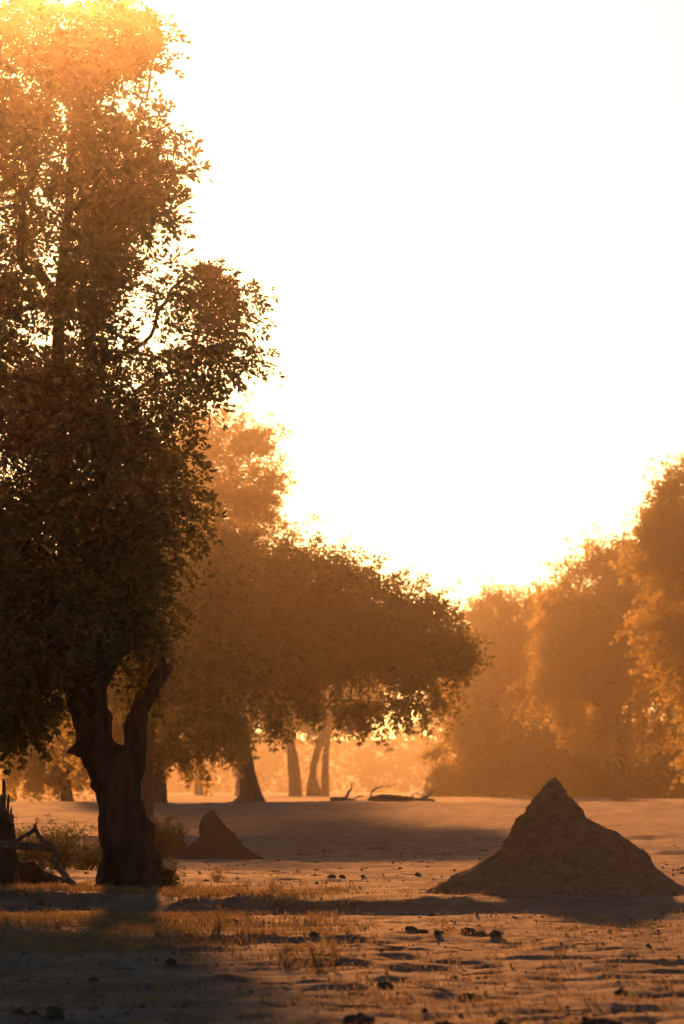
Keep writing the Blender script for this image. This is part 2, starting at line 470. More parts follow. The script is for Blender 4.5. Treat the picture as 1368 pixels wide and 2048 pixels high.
def main_tree():
    rg = rng_(7)
    root = thing('broadleaf_tree', 'tall dark broadleaf tree with forked trunk filling the left side, sun behind its top', 'tree', on(262, D0))
    L = lambda px, py, dd=0.0: local(root, PX(px, py, D0 + dd))
    r = lambda p: p * K * D0
    polys = [
        ([L(294, 1800, -.3), L(288, 1765, -.25), L(276, 1715, -.1), L(258, 1660), L(243, 1610), L(238, 1575), L(226, 1545), L(198, 1500), L(186, 1455), L(172, 1405, .1), L(160, 1340, .2)],
         [r(47), r(40), r(44), r(46), r(43), r(44), r(49), r(40), r(40), r(39), r(34)]),
        ([L(226, 1775, .55), L(230, 1735, .5), L(228, 1690, .3), L(230, 1640, .1), L(236, 1585)], [r(30), r(25), r(27), r(31), r(34)]),
        ([L(246, 1575), L(263, 1530, -.05), L(271, 1490, -.1), L(275, 1450, -.12), L(285, 1412, -.15), L(308, 1378, -.2), L(330, 1330, -.2)],
         [r(30), r(24), r(19), r(17), r(19), r(17), r(14)]),
        ([L(196, 1495), L(165, 1497, -.1), L(142, 1502, -.15), L(134, 1497, -.18)], [r(26), r(20), r(13), r(8)]),   # broken stub
        ([L(262, 1655), L(287, 1650, -.15), L(294, 1668, -.15), L(292, 1690)], [r(20), r(18), r(18), r(18)]),       # burl
        ([L(285, 1700), L(307, 1715, -.1), L(315, 1745, -.2), L(328, 1790, -.3)], [r(22), r(20), r(17), r(15)]),
        ([L(268, 1720, -.2), L(263, 1755, -.35), L(258, 1800, -.5)], [r(20), r(16), r(14)]),
        ([L(226, 1730, .3), L(212, 1760, 0), L(196, 1778, -.3), L(176, 1790, -.6)], [r(24), r(16), r(10), r(5)]),
        ([L(300, 1745, -.2), L(326, 1770, -.5), L(348, 1784, -.7), L(372, 1794, -.9)], [r(24), r(16), r(9), r(4)]),
        ([L(280, 1745, -.3), L(276, 1780, -.8), L(270, 1800, -1.3)], [r(24), r(15), r(8)]),
        ([L(176, 1405, .1), L(165, 1330, .3), L(150, 1240, .4), L(140, 1120, .3)], [r(38), r(33), r(28), r(20)]),
        ([L(176, 1400), L(205, 1340, .5), L(245, 1270, .8), L(240, 1150, 1.0)], [r(24), r(22), r(18), r(13)]),
    ]
    organic('trunk', polys, 0.03, M_BARK, root, amp=0.1, fr=3.0, stretch=0.22)
    # crown: right-hand outline by row, left side out of frame
    ry = [-40, 0, 60, 100, 150, 190, 230, 280, 330, 370, 400, 440, 470, 500, 530, 560, 600, 640, 700, 720, 750, 790, 820, 850, 900, 940, 980, 1040, 1080, 1130, 1180, 1240, 1280, 1330, 1370, 1400, 1450]
    rx = [250, 330, 345, 348, 330, 290, 335, 360, 388, 380, 340, 365, 290, 280, 330, 470, 515, 480, 490, 500, 470, 425, 390, 350, 360, 375, 390, 392, 350, 365, 335, 345, 292, 310, 285, 270, 60]
    rx = [x_ - 24 if y_ < 470 else x_ for x_, y_ in zip(rx, ry)]
    cls = []
    px_m = K * D0
    tries = 0
    while len(cls) < 620 and tries < 60000:
        tries += 1
        y = rg.uniform(28, 1440)
        xr = np.interp(y, ry, rx)
        xl = -470 + 120 * math.cos(y / 210.0) + 0.12 * abs(y - 800)
        x = rg.uniform(xl, xr)
        cx, hw = 0.5 * (min(xr, 360) + xl), 0.5 * (min(xr, 360) - xl)
        t = min(1.0, abs(x - cx) / hw)
        dep = 3.9 * math.sqrt(max(0.02, 1 - t * t)) * (1.0 if y > 120 else 0.75)
        dd = rg.uniform(-dep, dep)
        rad = rg.uniform(0.4, 0.62) if y < 780 else rg.uniform(0.45, 0.75)
        ins = 0.75 * rad / px_m
        if x > xr - ins:
            continue
        # the underside rises behind and in front
        if y > 1310 and (abs(dd) > 2.2 or x > 110 or y > 1475 - 0.9 * max(x, 0)):
            continue
        # thin places where the sky shows through
        hole = 0.0
        for hx, hy, sx, sy in ((205, 235, 55, 30), (250, 170, 40, 25), (60, 175, 60, 20), (230, 370, 40, 24), (270, 310, 26, 24), (8, 425, 20, 30), (255, 590, 75, 42), (330, 560, 35, 20), (140, 60, 45, 25),
                               (205, 640, 35, 30), (60, 640, 26, 34), (110, 690, 30, 22), (20, 300, 20, 30),  (300, 690, 22, 14), (350, 620, 30, 14)):
            hole = max(hole, math.exp(-((x - hx) / sx) ** 2 - ((y - hy) / sy) ** 2))
        if rg.uniform() < hole * 1.25:
            continue
        if y < 780 and rg.uniform() < 0.12:
            continue
        cls.append((*PX(x, y, D0 + dd), rad))
    for x, y, rad in ((322, 60, .35), (325, 120, .32), (340, 255, .38), (350, 300, .35), (368, 338, .34), (352, 365, .3), (345, 425, .38), (330, 450, .3), (370, 545, .35), (420, 570, .33), (470, 590, .38), (492, 612, .33), (455, 640, .4), (470, 690, .38),
                      (505, 722, .26), (528, 724, .16), (430, 720, .4), (420, 775, .33), (405, 800, .25), (350, 840, .33), (345, 880, .35), (365, 925, .33), (378, 975, .33), (375, 1035, .38), (385, 1060, .28), (352, 1120, .35), (345, 1150, .3), (325, 1215, .35),
                      (330, 1245, .3), (285, 1285, .35), (300, 1330, .35), (275, 1365, .35), (290, 1392, .22), (112, 1385, .36), (60, 1405, .4), (15, 1425, .35), (85, 1380, .4), (335, 590, .3), (395, 610, .35)):
        cls.append((*PX(x - (20 if y < 470 else 0), y, D0 + rg.uniform(-.7, .7)), rad))
    cls = np.array(cls)
    loc = cls.copy(); loc[:, :3] -= np.array(root.location)
    branchwork([L(160, 1340, .2), L(140, 1120, .3), L(240, 1150, 1.0), L(330, 1330, -.2), L(60, 1200, 1.2), L(110, 900, .2), L(120, 600, 0)], loc, rg, M_BARK, root, r_twig=0.011, rmax=0.2)
    lead = [([L(140, 1130, .3), L(128, 1000, .3), L(115, 850, .2), L(120, 600, 0), L(140, 380, .1), L(150, 200, .1)], [.17, .15, .13, .1, .07, .04]),
            ([L(160, 1330, .2), L(110, 1260, .7), L(60, 1200, 1.2), L(-40, 1080, 1.2)], [.2, .16, .12, .06])]
    V, Q, T = tubes([smooth_path(*p) for p in lead], 8)
    obj('leader_limb', mesh_np('leader_limb', V, Q, T, smooth=True), M_BARK, root)
    crown('crown', loc, 52, rg, M_LEAF, root, length=0.32, leaf_l=0.12, leaf_w=0.056, pairs=4, droop=0.35, out=0.8, flat=0.85)
main_tree()

# ------------------------------------------------------------------ feathery trees
def feather_tree(label, base_px, d, trunks, blobs, seed, f=1.0, per=34, length=0.42, leaf_l=0.15, leaf_w=0.05, pairs=3, droop=0.15, wind=(0.35, 0, 0.1), extra=None, starts=None, bark=None, amp=0.07, voxel=0.07, r_twig=0.014, wisps=3, wisp_len=1.3, fringe=None, holes=(), leaf=None, name='feathery_tree', group='feathery acacia-like trees in the dust'):
    rg = rng_(seed)
    root = thing(name, label, 'tree', on(base_px, d), group)
    bark = bark or M_BARK2
    px = K * d
    polys = []
    for tr in trunks:
        pts = [local(root, PX(x, y, d + dd)) for x, y, dd, _ in tr]
        polys.append((pts, [w * px for *_, w in tr]))
    organic('trunk', polys, voxel * f, bark, root, amp=amp * f, fr=1.6 / f, stretch=0.3, seed=seed)
    blobs = [(x, y, dd, a * f, b * f, c * f, n, r_ * f) for x, y, dd, a, b, c, n, r_ in blobs]
    length, leaf_l, leaf_w, wisp_len, r_twig = length * f, leaf_l * f, leaf_w * f, wisp_len * f, r_twig * f
    cl = blob_clusters(blobs, rg)
    if extra is not None:
        cl = np.vstack([cl, np.array([(*PX(x, y, d + dd * f), rr * f) for x, y, dd, rr in extra])])
    # keep clusters above the ground
    g = gh(cl[:, 0], cl[:, 1])
    cl = cl[cl[:, 2] > g + 0.35]
    for hx, hy, hr in holes:
        u_ = 684 + cl[:, 0] / (K * cl[:, 1]); v_ = HORIZON - (cl[:, 2] - CAM_Z) / (K * cl[:, 1])
        cl = cl[((u_ - hx) ** 2 + (v_ - hy) ** 2) > hr ** 2]
    cl[:, :3] -= np.array(root.location)
    fr = None if fringe is None else [(*local(root, PX(x, y, d + dd * f)), dx, dz, n, fl * f) for x, y, dd, dx, dz, n, fl in fringe]
    st = [p[0][-1] for p in polys] + ([p[0][-2] for p in polys])
    branchwork(st, cl, rg, bark, root, r_twig=r_twig, rmax=0.16, jitter=0.07)
    crown('crown', cl, per, rg, leaf or M_FINE, root, length=length, leaf_l=leaf_l, leaf_w=leaf_w, pairs=pairs, droop=droop, wind=wind, out=0.7, wisps=wisps, wisp_len=wisp_len, fringe=fr)
    return root

D2 = 172.0
feather_tree('wide spreading feathery tree whose low canopy reaches right over the clearing', 292, D2,
    [[(292, 1668, 0, 17), (294, 1600, 0, 14), (293, 1520, 0, 13), (300, 1440, 0, 12), (330, 1360, -.5, 11), (400, 1300, -1, 9), (500, 1270, -1, 7)],
     [(297, 1460, 0, 11), (270, 1380, .5, 10), (240, 1280, 1, 8)],
     [(300, 1440, 0, 11), (350, 1350, 1, 9), (420, 1230, 2, 7)],
     [(480, 1275, -1, 7), (580, 1265, -1.5, 6), (680, 1275, -1, 5)]],
    [(380, 1200, D2, 4.0, 2.9, 4.5, 60, .95), (480, 1245, D2, 4.0, 1.8, 4.5, 56, .9), (600, 1258, D2, 3.6, 1.5, 4.2, 56, .8), (700, 1280, D2, 3.2, 1.25, 3.8, 50, .75),
     (795, 1296, D2, 1.9, 1.0, 2.6, 28, .52), (852, 1312, D2, 1.1, .5, 1.2, 14, .34), (300, 1230, D2, 4, 3, 4, 40, .95), (430, 1325, D2, 3.4, 1.0, 3.4, 30, .65), (590, 1335, D2, 3.0, .7, 3.0, 22, .55),
     (450, 1140, D2, 2.0, 1.0, 2.0, 12, .5), (790, 1356, D2, 1.3, .5, 1.5, 12, .4), (250, 1330, D2, 4, 1.6, 3, 24, .8)],
    21, per=36, wisps=3, wisp_len=1.1, leaf=M_OLIVE, holes=((665, 1372, 42), (735, 1362, 34), (525, 1385, 26), (860, 1352, 20), (620, 1165, 26), (760, 1232, 22), (505, 1122, 24), (690, 1200, 20), (835, 1258, 18)),
    fringe=[(x, y + 46, 0, .9, .26, 11, 1.3) for x, y in ((430, 1050), (480, 1065), (540, 1080), (600, 1095), (650, 1105), (700, 1120), (740, 1135), (775, 1170), (815, 1190), (850, 1225), (870, 1260), (560, 1090), (620, 1100), (680, 1115))]
    + [(x, y, -1, .35, -.7, 7, 1.0) for x, y in ((430, 1395), (540, 1400), (600, 1385), (700, 1400), (760, 1385), (820, 1395), (880, 1375))], length=.42, leaf_l=.19, leaf_w=.07, pairs=3, wind=(0.45, 0, 0.1), bark=M_BARK, r_twig=.008,
    extra=[(430, 1086, 0, .36), (470, 1104, 0, .34), (515, 1119, 0, .36), (560, 1136, .3, .32), (605, 1144, 0, .35), (640, 1150, 0, .34), (690, 1160, 0, .34), (722, 1174, 0, .3), (765, 1206, 0, .32), (500, 1130, 1, .4), (580, 1145, -1, .4), (660, 1160, 1, .4), (730, 1185, -1, .38), (780, 1215, 0, .38), (810, 1206, 0, .4), (845, 1222, 0, .34), (872, 1245, 0, .34),
           (892, 1275, 0, .32), (908, 1305, 0, .28), (888, 1338, 0, .27), (862, 1368, 0, .25), (840, 1400, 0, .3), (810, 1405, 0, .28), (780, 1395, 0, .3), (750, 1390, 0, .3), (700, 1400, 0, .28), (705, 1425, 0, .2), (712, 1440, 0, .14), (685, 1415, 0, .18),
           (535, 1400, 0, .3), (540, 1435, 0, .15), (600, 1395, 0, .35), (620, 1400, 0, .3), (440, 1405, 0, .35), (410, 1410, 0, .35), (455, 1430, 0, .22), (370, 1390, 0, .4), (340, 1375, 0, .4), (400, 1030, 0, .6), (580, 1400, 0, .22), (735, 1415, 0, .18), (580, 1375, 0, .4), (640, 1370, 0, .4), (500, 1395, 0, .35)])

# tall tree standing behind, its top showing above
D3 = 232.0 * 1.08
feather_tree('tall hazy tree rising behind the spreading tree, thick leaning trunk', 500, D3,
    [[(508, 1622, 0, 26), (500, 1595, 0, 21), (494, 1550, 0, 18), (486, 1500, 0, 17), (478, 1430, 0, 15), (465, 1300, 0, 12), (450, 1150, 0, 9), (440, 1000, 0, 6)],
     [(528, 1618, .5, 12), (512, 1585, .2, 12), (500, 1550, 0, 13)], [(470, 1610, 0, 8), (488, 1590, 0, 10), (497, 1560, 0, 12)]],
    [(430, 940, D3, 2.4, 2.2, 2.4, 30, .7), (480, 985, D3, 1.5, 1.6, 2, 18, .6), (360, 1000, D3, 3, 3, 3, 30, .9), (440, 1120, D3, 3.4, 3, 4, 40, 1.0), (350, 1150, D3, 3, 3, 3, 26, 1.0), (440, 1260, D3, 3, 1.5, 3, 16, .9)],
    22, f=1.08, per=38, length=.5, leaf_l=.23, leaf_w=.08, wind=(0.4, 0, 0.1),
    extra=[(400, 858, 0, .5), (440, 856, 0, .5), (465, 880, 0, .5), (500, 925, 0, .5), (520, 960, 0, .5), (515, 1010, 0, .5), (505, 1035, 0, .5), (380, 870, 0, .6), (350, 900, 0, .7)])

D4 = 248.0 * 2.3
feather_tree('twin-trunked hazy tree between the leaning trunk and the bright gap', 606, D4,
    [[(592, 1618, 0, 20), (592, 1590, 0, 14), (588, 1530, 0, 11), (574, 1450, 0, 10), (560, 1330, 0, 8)], [(622, 1616, 0.5, 14), (622, 1590, .4, 10), (628, 1530, .4, 8), (646, 1470, .4, 8), (668, 1390, .4, 6)],
     [(668, 1612, .5, 8), (640, 1595, .4, 10), (626, 1560, .4, 10)]],
    [(540, 1300, D4, 3.6, 2.0, 4, 36, 1.0), (640, 1345, D4, 3.0, 1.4, 3.4, 26, .9), (600, 1410, D4, 2.6, .8, 2.4, 18, .6)],
    23, f=2.3, per=34, length=.5, leaf_l=.24, leaf_w=.09)

D5 = 208.0 * 1.05
feather_tree('tree just right of the dark trunk with a drooping limb and hanging golden foliage', 318, D5,
    [[(318, 1626, 0, 20), (318, 1590, 0, 15), (314, 1540, 0, 14), (312, 1480, 0, 13), (318, 1400, 0, 11), (330, 1300, 0, 9)], [(318, 1500, 0, 7), (340, 1512, -.3, 6.5), (360, 1520, -.4, 6), (385, 1514, -.4, 5), (405, 1495, -.4, 4)]],
    [(360, 1445, D5, 1.6, .9, 1.2, 14, .45), (420, 1450, D5, 1.3, .9, 1.0, 12, .42), (455, 1445, D5, .7, .8, .8, 7, .38), (330, 1340, D5, 3, 2, 3, 26, .9), (260, 1420, D5, 2.2, 1.6, 2.4, 22, .8), (300, 1440, D5, 1.4, 1.4, 1.4, 12, .6)],
    24, f=1.05, per=36, length=.45, leaf_l=.2, leaf_w=.075, wind=(.2, 0, -.15), droop=.35,
    extra=[(350, 1495, 0, .4), (375, 1505, 0, .35), (400, 1520, 0, .3), (430, 1500, 0, .35), (460, 1480, 0, .3), (340, 1470, 0, .4)])

D6 = 216.0 * 1.15
feather_tree('small flat-bottomed tree with a stout short trunk at the far left', 130, D6,
    [[(134, 1612, 0, 14), (132, 1590, 0, 11), (130, 1560, 0, 9.5), (128, 1530, 0, 9), (124, 1495, 0, 7)], [(130, 1540, 0, 7), (150, 1510, 0, 5), (170, 1490, 0, 4)]],
    [(120, 1495, D6, 2.3, .9, 2.6, 34, .6), (70, 1480, D6, 1.7, 1.1, 2.0, 22, .6), (170, 1490, D6, 1.5, .9, 1.6, 18, .55), (110, 1435, D6, 2.2, 1.2, 2.4, 24, .7)],
    25, f=1.15, per=36, length=.42, leaf_l=.2, leaf_w=.075, wind=(0, 0, -.1),
    extra=[(90, 1535, 0, .35), (60, 1535, 0, .35), (150, 1540, 0, .32), (180, 1535, 0, .3), (115, 1540, 0, .35), (35, 1530, 0, .35)])

# right-hand trees
DR1 = 268.0 * 1.85
feather_tree('hazy rounded tree left of the right-hand grove, foliage down to the ground', 985, DR1,
    [[(990, 1612, 0, 14), (988, 1560, 0, 11), (985, 1480, 0, 10), (990, 1380, 0, 9), (1000, 1300, 0, 7)], [(988, 1500, 0, 8), (955, 1420, 0, 6), (950, 1350, 0, 5)]],
    [(1015, 1300, DR1, 2.0, 2.0, 2.4, 34, .75), (985, 1340, DR1, 1.2, 1.8, 1.8, 20, .6), (1010, 1440, DR1, 2.2, 2.4, 2.4, 36, .8), (960, 1470, DR1, 1.0, 2.2, 1.6, 20, .6), (1010, 1545, DR1, 2.6, 1.3, 2.2, 30, .7), (925, 1550, DR1, 1.1, 1.2, 1.4, 18, .5), (1070, 1320, DR1, 1.3, 1.8, 2, 18, .7), (1070, 1460, DR1, 1.6, 2.6, 2.2, 24, .8)],
    26, f=1.85, per=36, length=.5, leaf_l=.23, leaf_w=.08, wind=(-.35, 0, 0), droop=.25,
    fringe=[(x, y, -1.2, -.9, -.25, 9, 1.5) for x, y in ((988, 1238), (968, 1264), (952, 1294), (944, 1328), (946, 1364), (952, 1400), (962, 1436), (978, 1468), (1000, 1492), (1025, 1505))]
    + [(x, y, -.5, -.3, .8, 5, 1.0) for x, y in ((975, 1225), (1005, 1212), (1035, 1222), (1062, 1228))] + [(x, y, 0, -.8, -.2, 5, .9) for x, y in ((895, 1490), (890, 1530), (890, 1570), (895, 1595))],
    extra=[(985, 1225, 0, .5), (1010, 1213, 0, .5), (1040, 1228, 0, .45), (1065, 1230, 0, .45), (900, 1570, 0, .4), (897, 1592, 0, .35), (895, 1500, 0, .35), (895, 1535, 0, .4)])
DR4 = 256.0 * 1.9
feather_tree('dense low tree filling the dark hollow behind the tall mound', 1210, DR4,
    [[(1210, 1612, 0, 13), (1212, 1570, 0, 10), (1215, 1530, 0, 8)], [(1212, 1575, 0, 8), (1170, 1540, 0, 6), (1140, 1520, 0, 5)]],
    [(1120, 1520, DR4, 1.8, 2.0, 2.2, 30, .75), (1200, 1530, DR4, 2.6, 1.9, 2.4, 36, .8), (1290, 1530, DR4, 2.4, 2.0, 2.4, 34, .8), (1370, 1540, DR4, 2.2, 1.8, 2.4, 26, .8), (1150, 1580, DR4, 2.4, .8, 2, 22, .6), (1260, 1580, DR4, 2.4, .8, 2, 22, .6), (1350, 1585, DR4, 2, .7, 2, 16, .6)],
    30, f=1.9, per=36, length=.5, leaf_l=.24, leaf_w=.085, wind=(-.2, 0, 0), droop=.25)
DR2 = 222.0 * 1.85
feather_tree('broad feathery tree in the middle of the right-hand grove above the tall mound', 1190, DR2,
    [[(1240, 1618, 0, 15), (1240, 1560, 0, 12), (1235, 1460, 0, 11), (1225, 1350, 0, 9), (1220, 1250, 0, 7)], [(1236, 1480, 0, 8), (1190, 1400, -1, 6), (1160, 1330, -1, 5)]],
    [(1205, 1225, DR2, 1.9, 1.7, 2.6, 32, .75), (1270, 1200, DR2, 1.9, 1.9, 2.6, 30, .8), (1165, 1290, DR2, 1.2, 1.3, 2.0, 22, .6), (1205, 1330, DR2 - .5, 2.0, 1.4, 2.4, 34, .75), (1150, 1345, DR2 - 1.0, .9, .7, 1.4, 14, .5), (1290, 1320, DR2, 2.2, 1.8, 2.4, 30, .8), (1370, 1310, DR2, 1.8, 1.7, 2.2, 22, .75), (1345, 1230, DR2, 1.5, 1.4, 2, 16, .7)],
    27, f=1.85, per=38, length=.48, leaf_l=.21, leaf_w=.075, wind=(-.4, 0, 0), droop=.22,
    fringe=[(x, y, -2.6, -.9, -.3, 9, 1.4) for x, y in ((1205, 1200), (1185, 1232), (1166, 1264), (1146, 1296), (1128, 1328), (1114, 1358), (1118, 1384))]
    + [(x, y, -2.8, -.5, -.75, 9, 1.3) for x, y in ((1145, 1400), (1170, 1412), (1195, 1422), (1225, 1428), (1255, 1430), (1290, 1432), (1325, 1436), (1360, 1432), (1395, 1425), (1240, 1390), (1290, 1385), (1345, 1395))]
    + [(x, y, 0, -.5, .6, 5, 1.0) for x, y in ((1125, 1205), (1150, 1175), (1180, 1150), (1210, 1130), (1245, 1115), (1275, 1110))],
    extra=[(1135, 1195, 0, .42), (1162, 1168, 0, .42), (1192, 1142, 0, .42), (1222, 1127, 0, .42), (1252, 1117, 0, .42), (1120, 1218, 0, .36), (1112, 1245, 0, .36)])
DR3 = 182.0 * 1.7
feather_tree('tall feathery tree cut by the right edge of the picture', 1420, DR3,
    [[(1450, 1650, 0, 22), (1450, 1600, 0, 18), (1445, 1480, 0, 16), (1430, 1330, 0, 13), (1425, 1180, 0, 10), (1420, 1050, 0, 7)], [(1436, 1430, 0, 11), (1410, 1330, -.5, 8), (1395, 1250, -.6, 6)], [(1428, 1400, 0, 12), (1500, 1290, 0, 8), (1540, 1200, 0, 6)]],
    [(1412, 1065, DR3, 1.5, 1.4, 2.2, 24, .62), (1385, 1120, DR3, 1.0, 1.4, 1.8, 18, .55), (1470, 1120, DR3, 2, 2.4, 2.6, 30, .8), (1400, 1230, DR3, 1.2, 1.4, 2.0, 22, .6), (1470, 1365, DR3, 1.5, 1.3, 2.2, 22, .65), (1520, 1300, DR3, 1.8, 2.2, 2.6, 28, .8), (1480, 1430, DR3, 1.0, .8, 1.6, 12, .5), (1510, 1500, DR3, 1.8, 1.0, 2.2, 16, .6), (1500, 1570, DR3, 1.5, .7, 2, 12, .5), (1455, 1000, DR3, 1.4, 1.1, 2, 16, .62)],
    28, f=1.7, per=38, length=.42, leaf_l=.19, leaf_w=.068, wind=(-.45, 0, .05), droop=.2,
    fringe=[(x, y, -1, -.85, -.2, 8, 1.1) for x, y in ((1355, 1010), (1335, 1045), (1322, 1075), (1326, 1105), (1350, 1140), (1362, 1180), (1352, 1220), (1338, 1255), (1350, 1285), (1372, 1315), (1395, 1340))]
    + [(x, y, 0, -.5, .6, 5, .9) for x, y in ((1368, 985), (1348, 1010), (1324, 1065), (1388, 965))],
    extra=[(1342, 1030, 0, .33), (1322, 1075, 0, .35), (1318, 1062, 0, .26), (1332, 1120, 0, .34), (1352, 1000, 0, .3), (1368, 985, 0, .33)])

# ------------------------------------------------------------------ far trees: one model, then copies
def far_model():
    rg = rng_(41)
    root = thing('far_tree', '', 'tree', (0, 0, 0))
    P = lambda x, y, z: np.array([x, y, z], float)
    organic('trunk', [([P(0, 0, -.4), P(0, 0, .6), P(.1, 0, 2), P(.3, 0, 3.6), P(.8, .2, 5.5), P(1.2, .3, 8)], [.42, .3, .25, .23, .2, .12]),
                      ([P(.2, 0, 3), P(-.8, .4, 4.6), P(-1.8, .6, 6.6)], [.19, .16, .11])], 0.07, M_BARK2, root, amp=.04, fr=1.8, stretch=.3, seed=5)
    cl = []
    for c, r, n in ((P(0, 0, 9), (4.2, 4, 3), 60), (P(-3, 0, 7), (2.6, 3, 1.8), 26), (P(3.2, .5, 7.4), (2.6, 3, 2), 26), (P(.6, 0, 12), (2.4, 2.4, 1.6), 22)):
        v = unit(rg.normal(0, 1, (n, 3))) * rg.uniform(.2, 1, (n, 1)) ** .45
        cl.append(np.column_stack([c + v * np.array(r), rg.uniform(.7, 1.3, n)]))
    cl = np.concatenate(cl)
    branchwork([P(1.2, .3, 8), P(-1.8, .6, 6.6)], cl, rg, M_BARK2, root, r_twig=.016)
    crown('crown', cl, 46, rg, M_FAR, root, length=.6, leaf_l=.26, leaf_w=.09, pairs=4, droop=.3)
    return root

FAR = [  # px of trunk, distance, scale, rotation, label
    (478, 640, 1.8, 0.4, 'pale dust-veiled tree behind the thick leaning trunk'),
    (20, 400, 1.6, 1.7, 'hazy tree behind the small flat-bottomed tree at the left edge'),
    (215, 430, 1.7, 2.9, 'hazy tree seen just left of the dark forked trunk'),
    (398, 700, 2.0, 4.0, 'hazy tree behind the hanging golden foliage'),
    (650, 620, 1.8, 5.1, 'faint tree behind the twin-trunked tree'),
    (965, 640, 1.8, 0.9, 'hazy tree glimpsed behind the rounded tree at the right of the gap'),
    (1110, 600, 1.9, 2.2, 'hazy tree glimpsed through the middle of the right-hand grove'),
    (1300, 580, 2.0, 3.3, 'hazy tree glimpsed at the back of the right-hand grove near the picture edge'),
    (-120, 380, 1.6, 2.0, 'hazy tree mostly cut off by the left edge, behind the splintered stump'),
]
far0 = far_model()
for i, (px, d, sc, rz, lab) in enumerate(FAR):
    p = on(px, d)
    if i == 0:
        far0.location = p; far0.scale = (sc,) * 3; far0.rotation_euler = (0, 0, rz); far0['label'] = lab; far0['group'] = 'far trees fading into the dust'
    else:
        copy_tree(far0, p, rz, sc, lab, 'far trees fading into the dust')

def far_wood():
    """the wood that closes the view, one mass: a dense heart with finer foliage in front"""
    rg = rng_(51)
    def row(y0, step, n, top, cr):
        cl = []
        for x in np.arange(-190, 175, step):
            y = y0 + rg.uniform(-8, 8); g = ghs(x, y); tp = top * (0.75 + 0.45 * mnoise.noise(Vector((x * .07, y0, 0))) + rg.uniform(0, .2))
            for k in range(n):
                cl.append((x + rg.normal(0, step * .5), y + rg.normal(0, 2), g + rg.uniform(0.2, tp), cr * rg.uniform(.7, 1.2)))
        return np.array(cl)
    o = crown('heart', row(1365, 10.5, 24, 21, 3.8), 12, rg, M_FAR, None, length=1.7, leaf_l=1.5, leaf_w=.75, pairs=3)
    o2 = crown('front', row(1340, 11.0, 16, 19, 3.1), 15, rg, M_FAR, None, length=1.3, leaf_l=.9, leaf_w=.36, pairs=3)
    me1, me2 = o.data, o2.data
    def arrs(me):
        v = np.empty(len(me.vertices) * 3, np.float32); me.vertices.foreach_get('co', v)
        return v.reshape(-1, 3)
    v1, v2 = arrs(me1), arrs(me2)
    v = np.vstack([v1, v2])
    bpy.data.objects.remove(o); bpy.data.objects.remove(o2); bpy.data.meshes.remove(me1); bpy.data.meshes.remove(me2)
    obj('far_wood', mesh_np('far_wood', v, np.arange(len(v)).reshape(-1, 4)), M_FAR, None, kind='stuff', label='far wood fading into bright dust along the horizon', category='wood')
far_wood()

# ------------------------------------------------------------------ termite mounds
def mound(name, label, d, left, right, base_y, mat, seed, depth=0.9, rough=0.05, lump=3.0):
    """outlines are (px, py) from the peak downwards; the cross-section is an uneven ellipse"""
    left = np.array(left, float); right = np.array(right, float)
    cxp = 0.5 * (left[-1, 0] + right[-1, 0])
    loc = on(cxp, d)
    o_z = loc[2]
    px = K * d
    zt = CAM_Z + (HORIZON - left[0, 1]) * px
    zb = o_z - 0.45
    nz, na = 90, 140
    zs = zt - (zt - zb) * (np.linspace(0, 1, nz) ** 1.15)
    zl = CAM_Z + (HORIZON - left[:, 1]) * px; zr = CAM_Z + (HORIZON - right[:, 1]) * px
    xl = np.interp(zs, zl[::-1], ((left[:, 0] - 684) * px)[::-1])
    xr = np.interp(zs, zr[::-1], ((right[:, 0] - 684) * px)[::-1])
    k = np.ones(5) / 5
    for arr in (xl, xr):
        arr[2:-2] = np.convolve(arr, k, 'valid')
    cx = 0.5 * (xl + xr); hw = np.maximum(0.5 * (xr - xl), 0.01)
    th = np.arange(na) / na * 2 * math.pi
    V = np.zeros((nz, na, 3))
    for i in range(nz):
        for j in range(na):
            c, s = math.cos(th[j]), math.sin(th[j])
            rr = hw[i]
            p = Vector((cx[i] + rr * c, rr * s, zs[i]))
            n1 = mnoise.fractal(p * lump + Vector((seed, 0, 0)), 0.8, 2.0, 5)
            n2 = mnoise.noise(p * lump * 0.5 + Vector((0, seed, 0)))
            n1 += 0.6 * mnoise.fractal(p * lump * 3.7 + Vector((0, 0, seed)), 0.6, 2.1, 4)
            n1 += 0.8 * (0.3 - abs(mnoise.noise(Vector((th[j] * 2.2, zs[i] * 0.7, seed))))) * min(1, rr)
            f = 1 + (rough * n1 * 1.3 + 0.05 * n2 * abs(s)) / max(0.25, rr) * min(1, rr * 4)
            V[i, j] = (cx[i] - loc[0] + rr * c * f, rr * depth * s * f, zs[i] - o_z + 0.02 * n1)
    idx = np.arange(nz * na).reshape(nz, na); nx = np.roll(idx, -1, 1)
    Q = np.stack([idx[:-1], idx[1:], nx[1:], nx[:-1]], -1).reshape(-1, 4)
    top = nz * na
    V2 = np.vstack([V.reshape(-1, 3), V[0].mean(0) + np.array([0, 0, .02])])
    T = np.stack([idx[0], nx[0], np.full(na, top)], -1)
    o = obj(name, mesh_np(name, V2, Q, T, smooth=True), mat, None, label=label, category='termite mound')
    o.location = loc
    return o

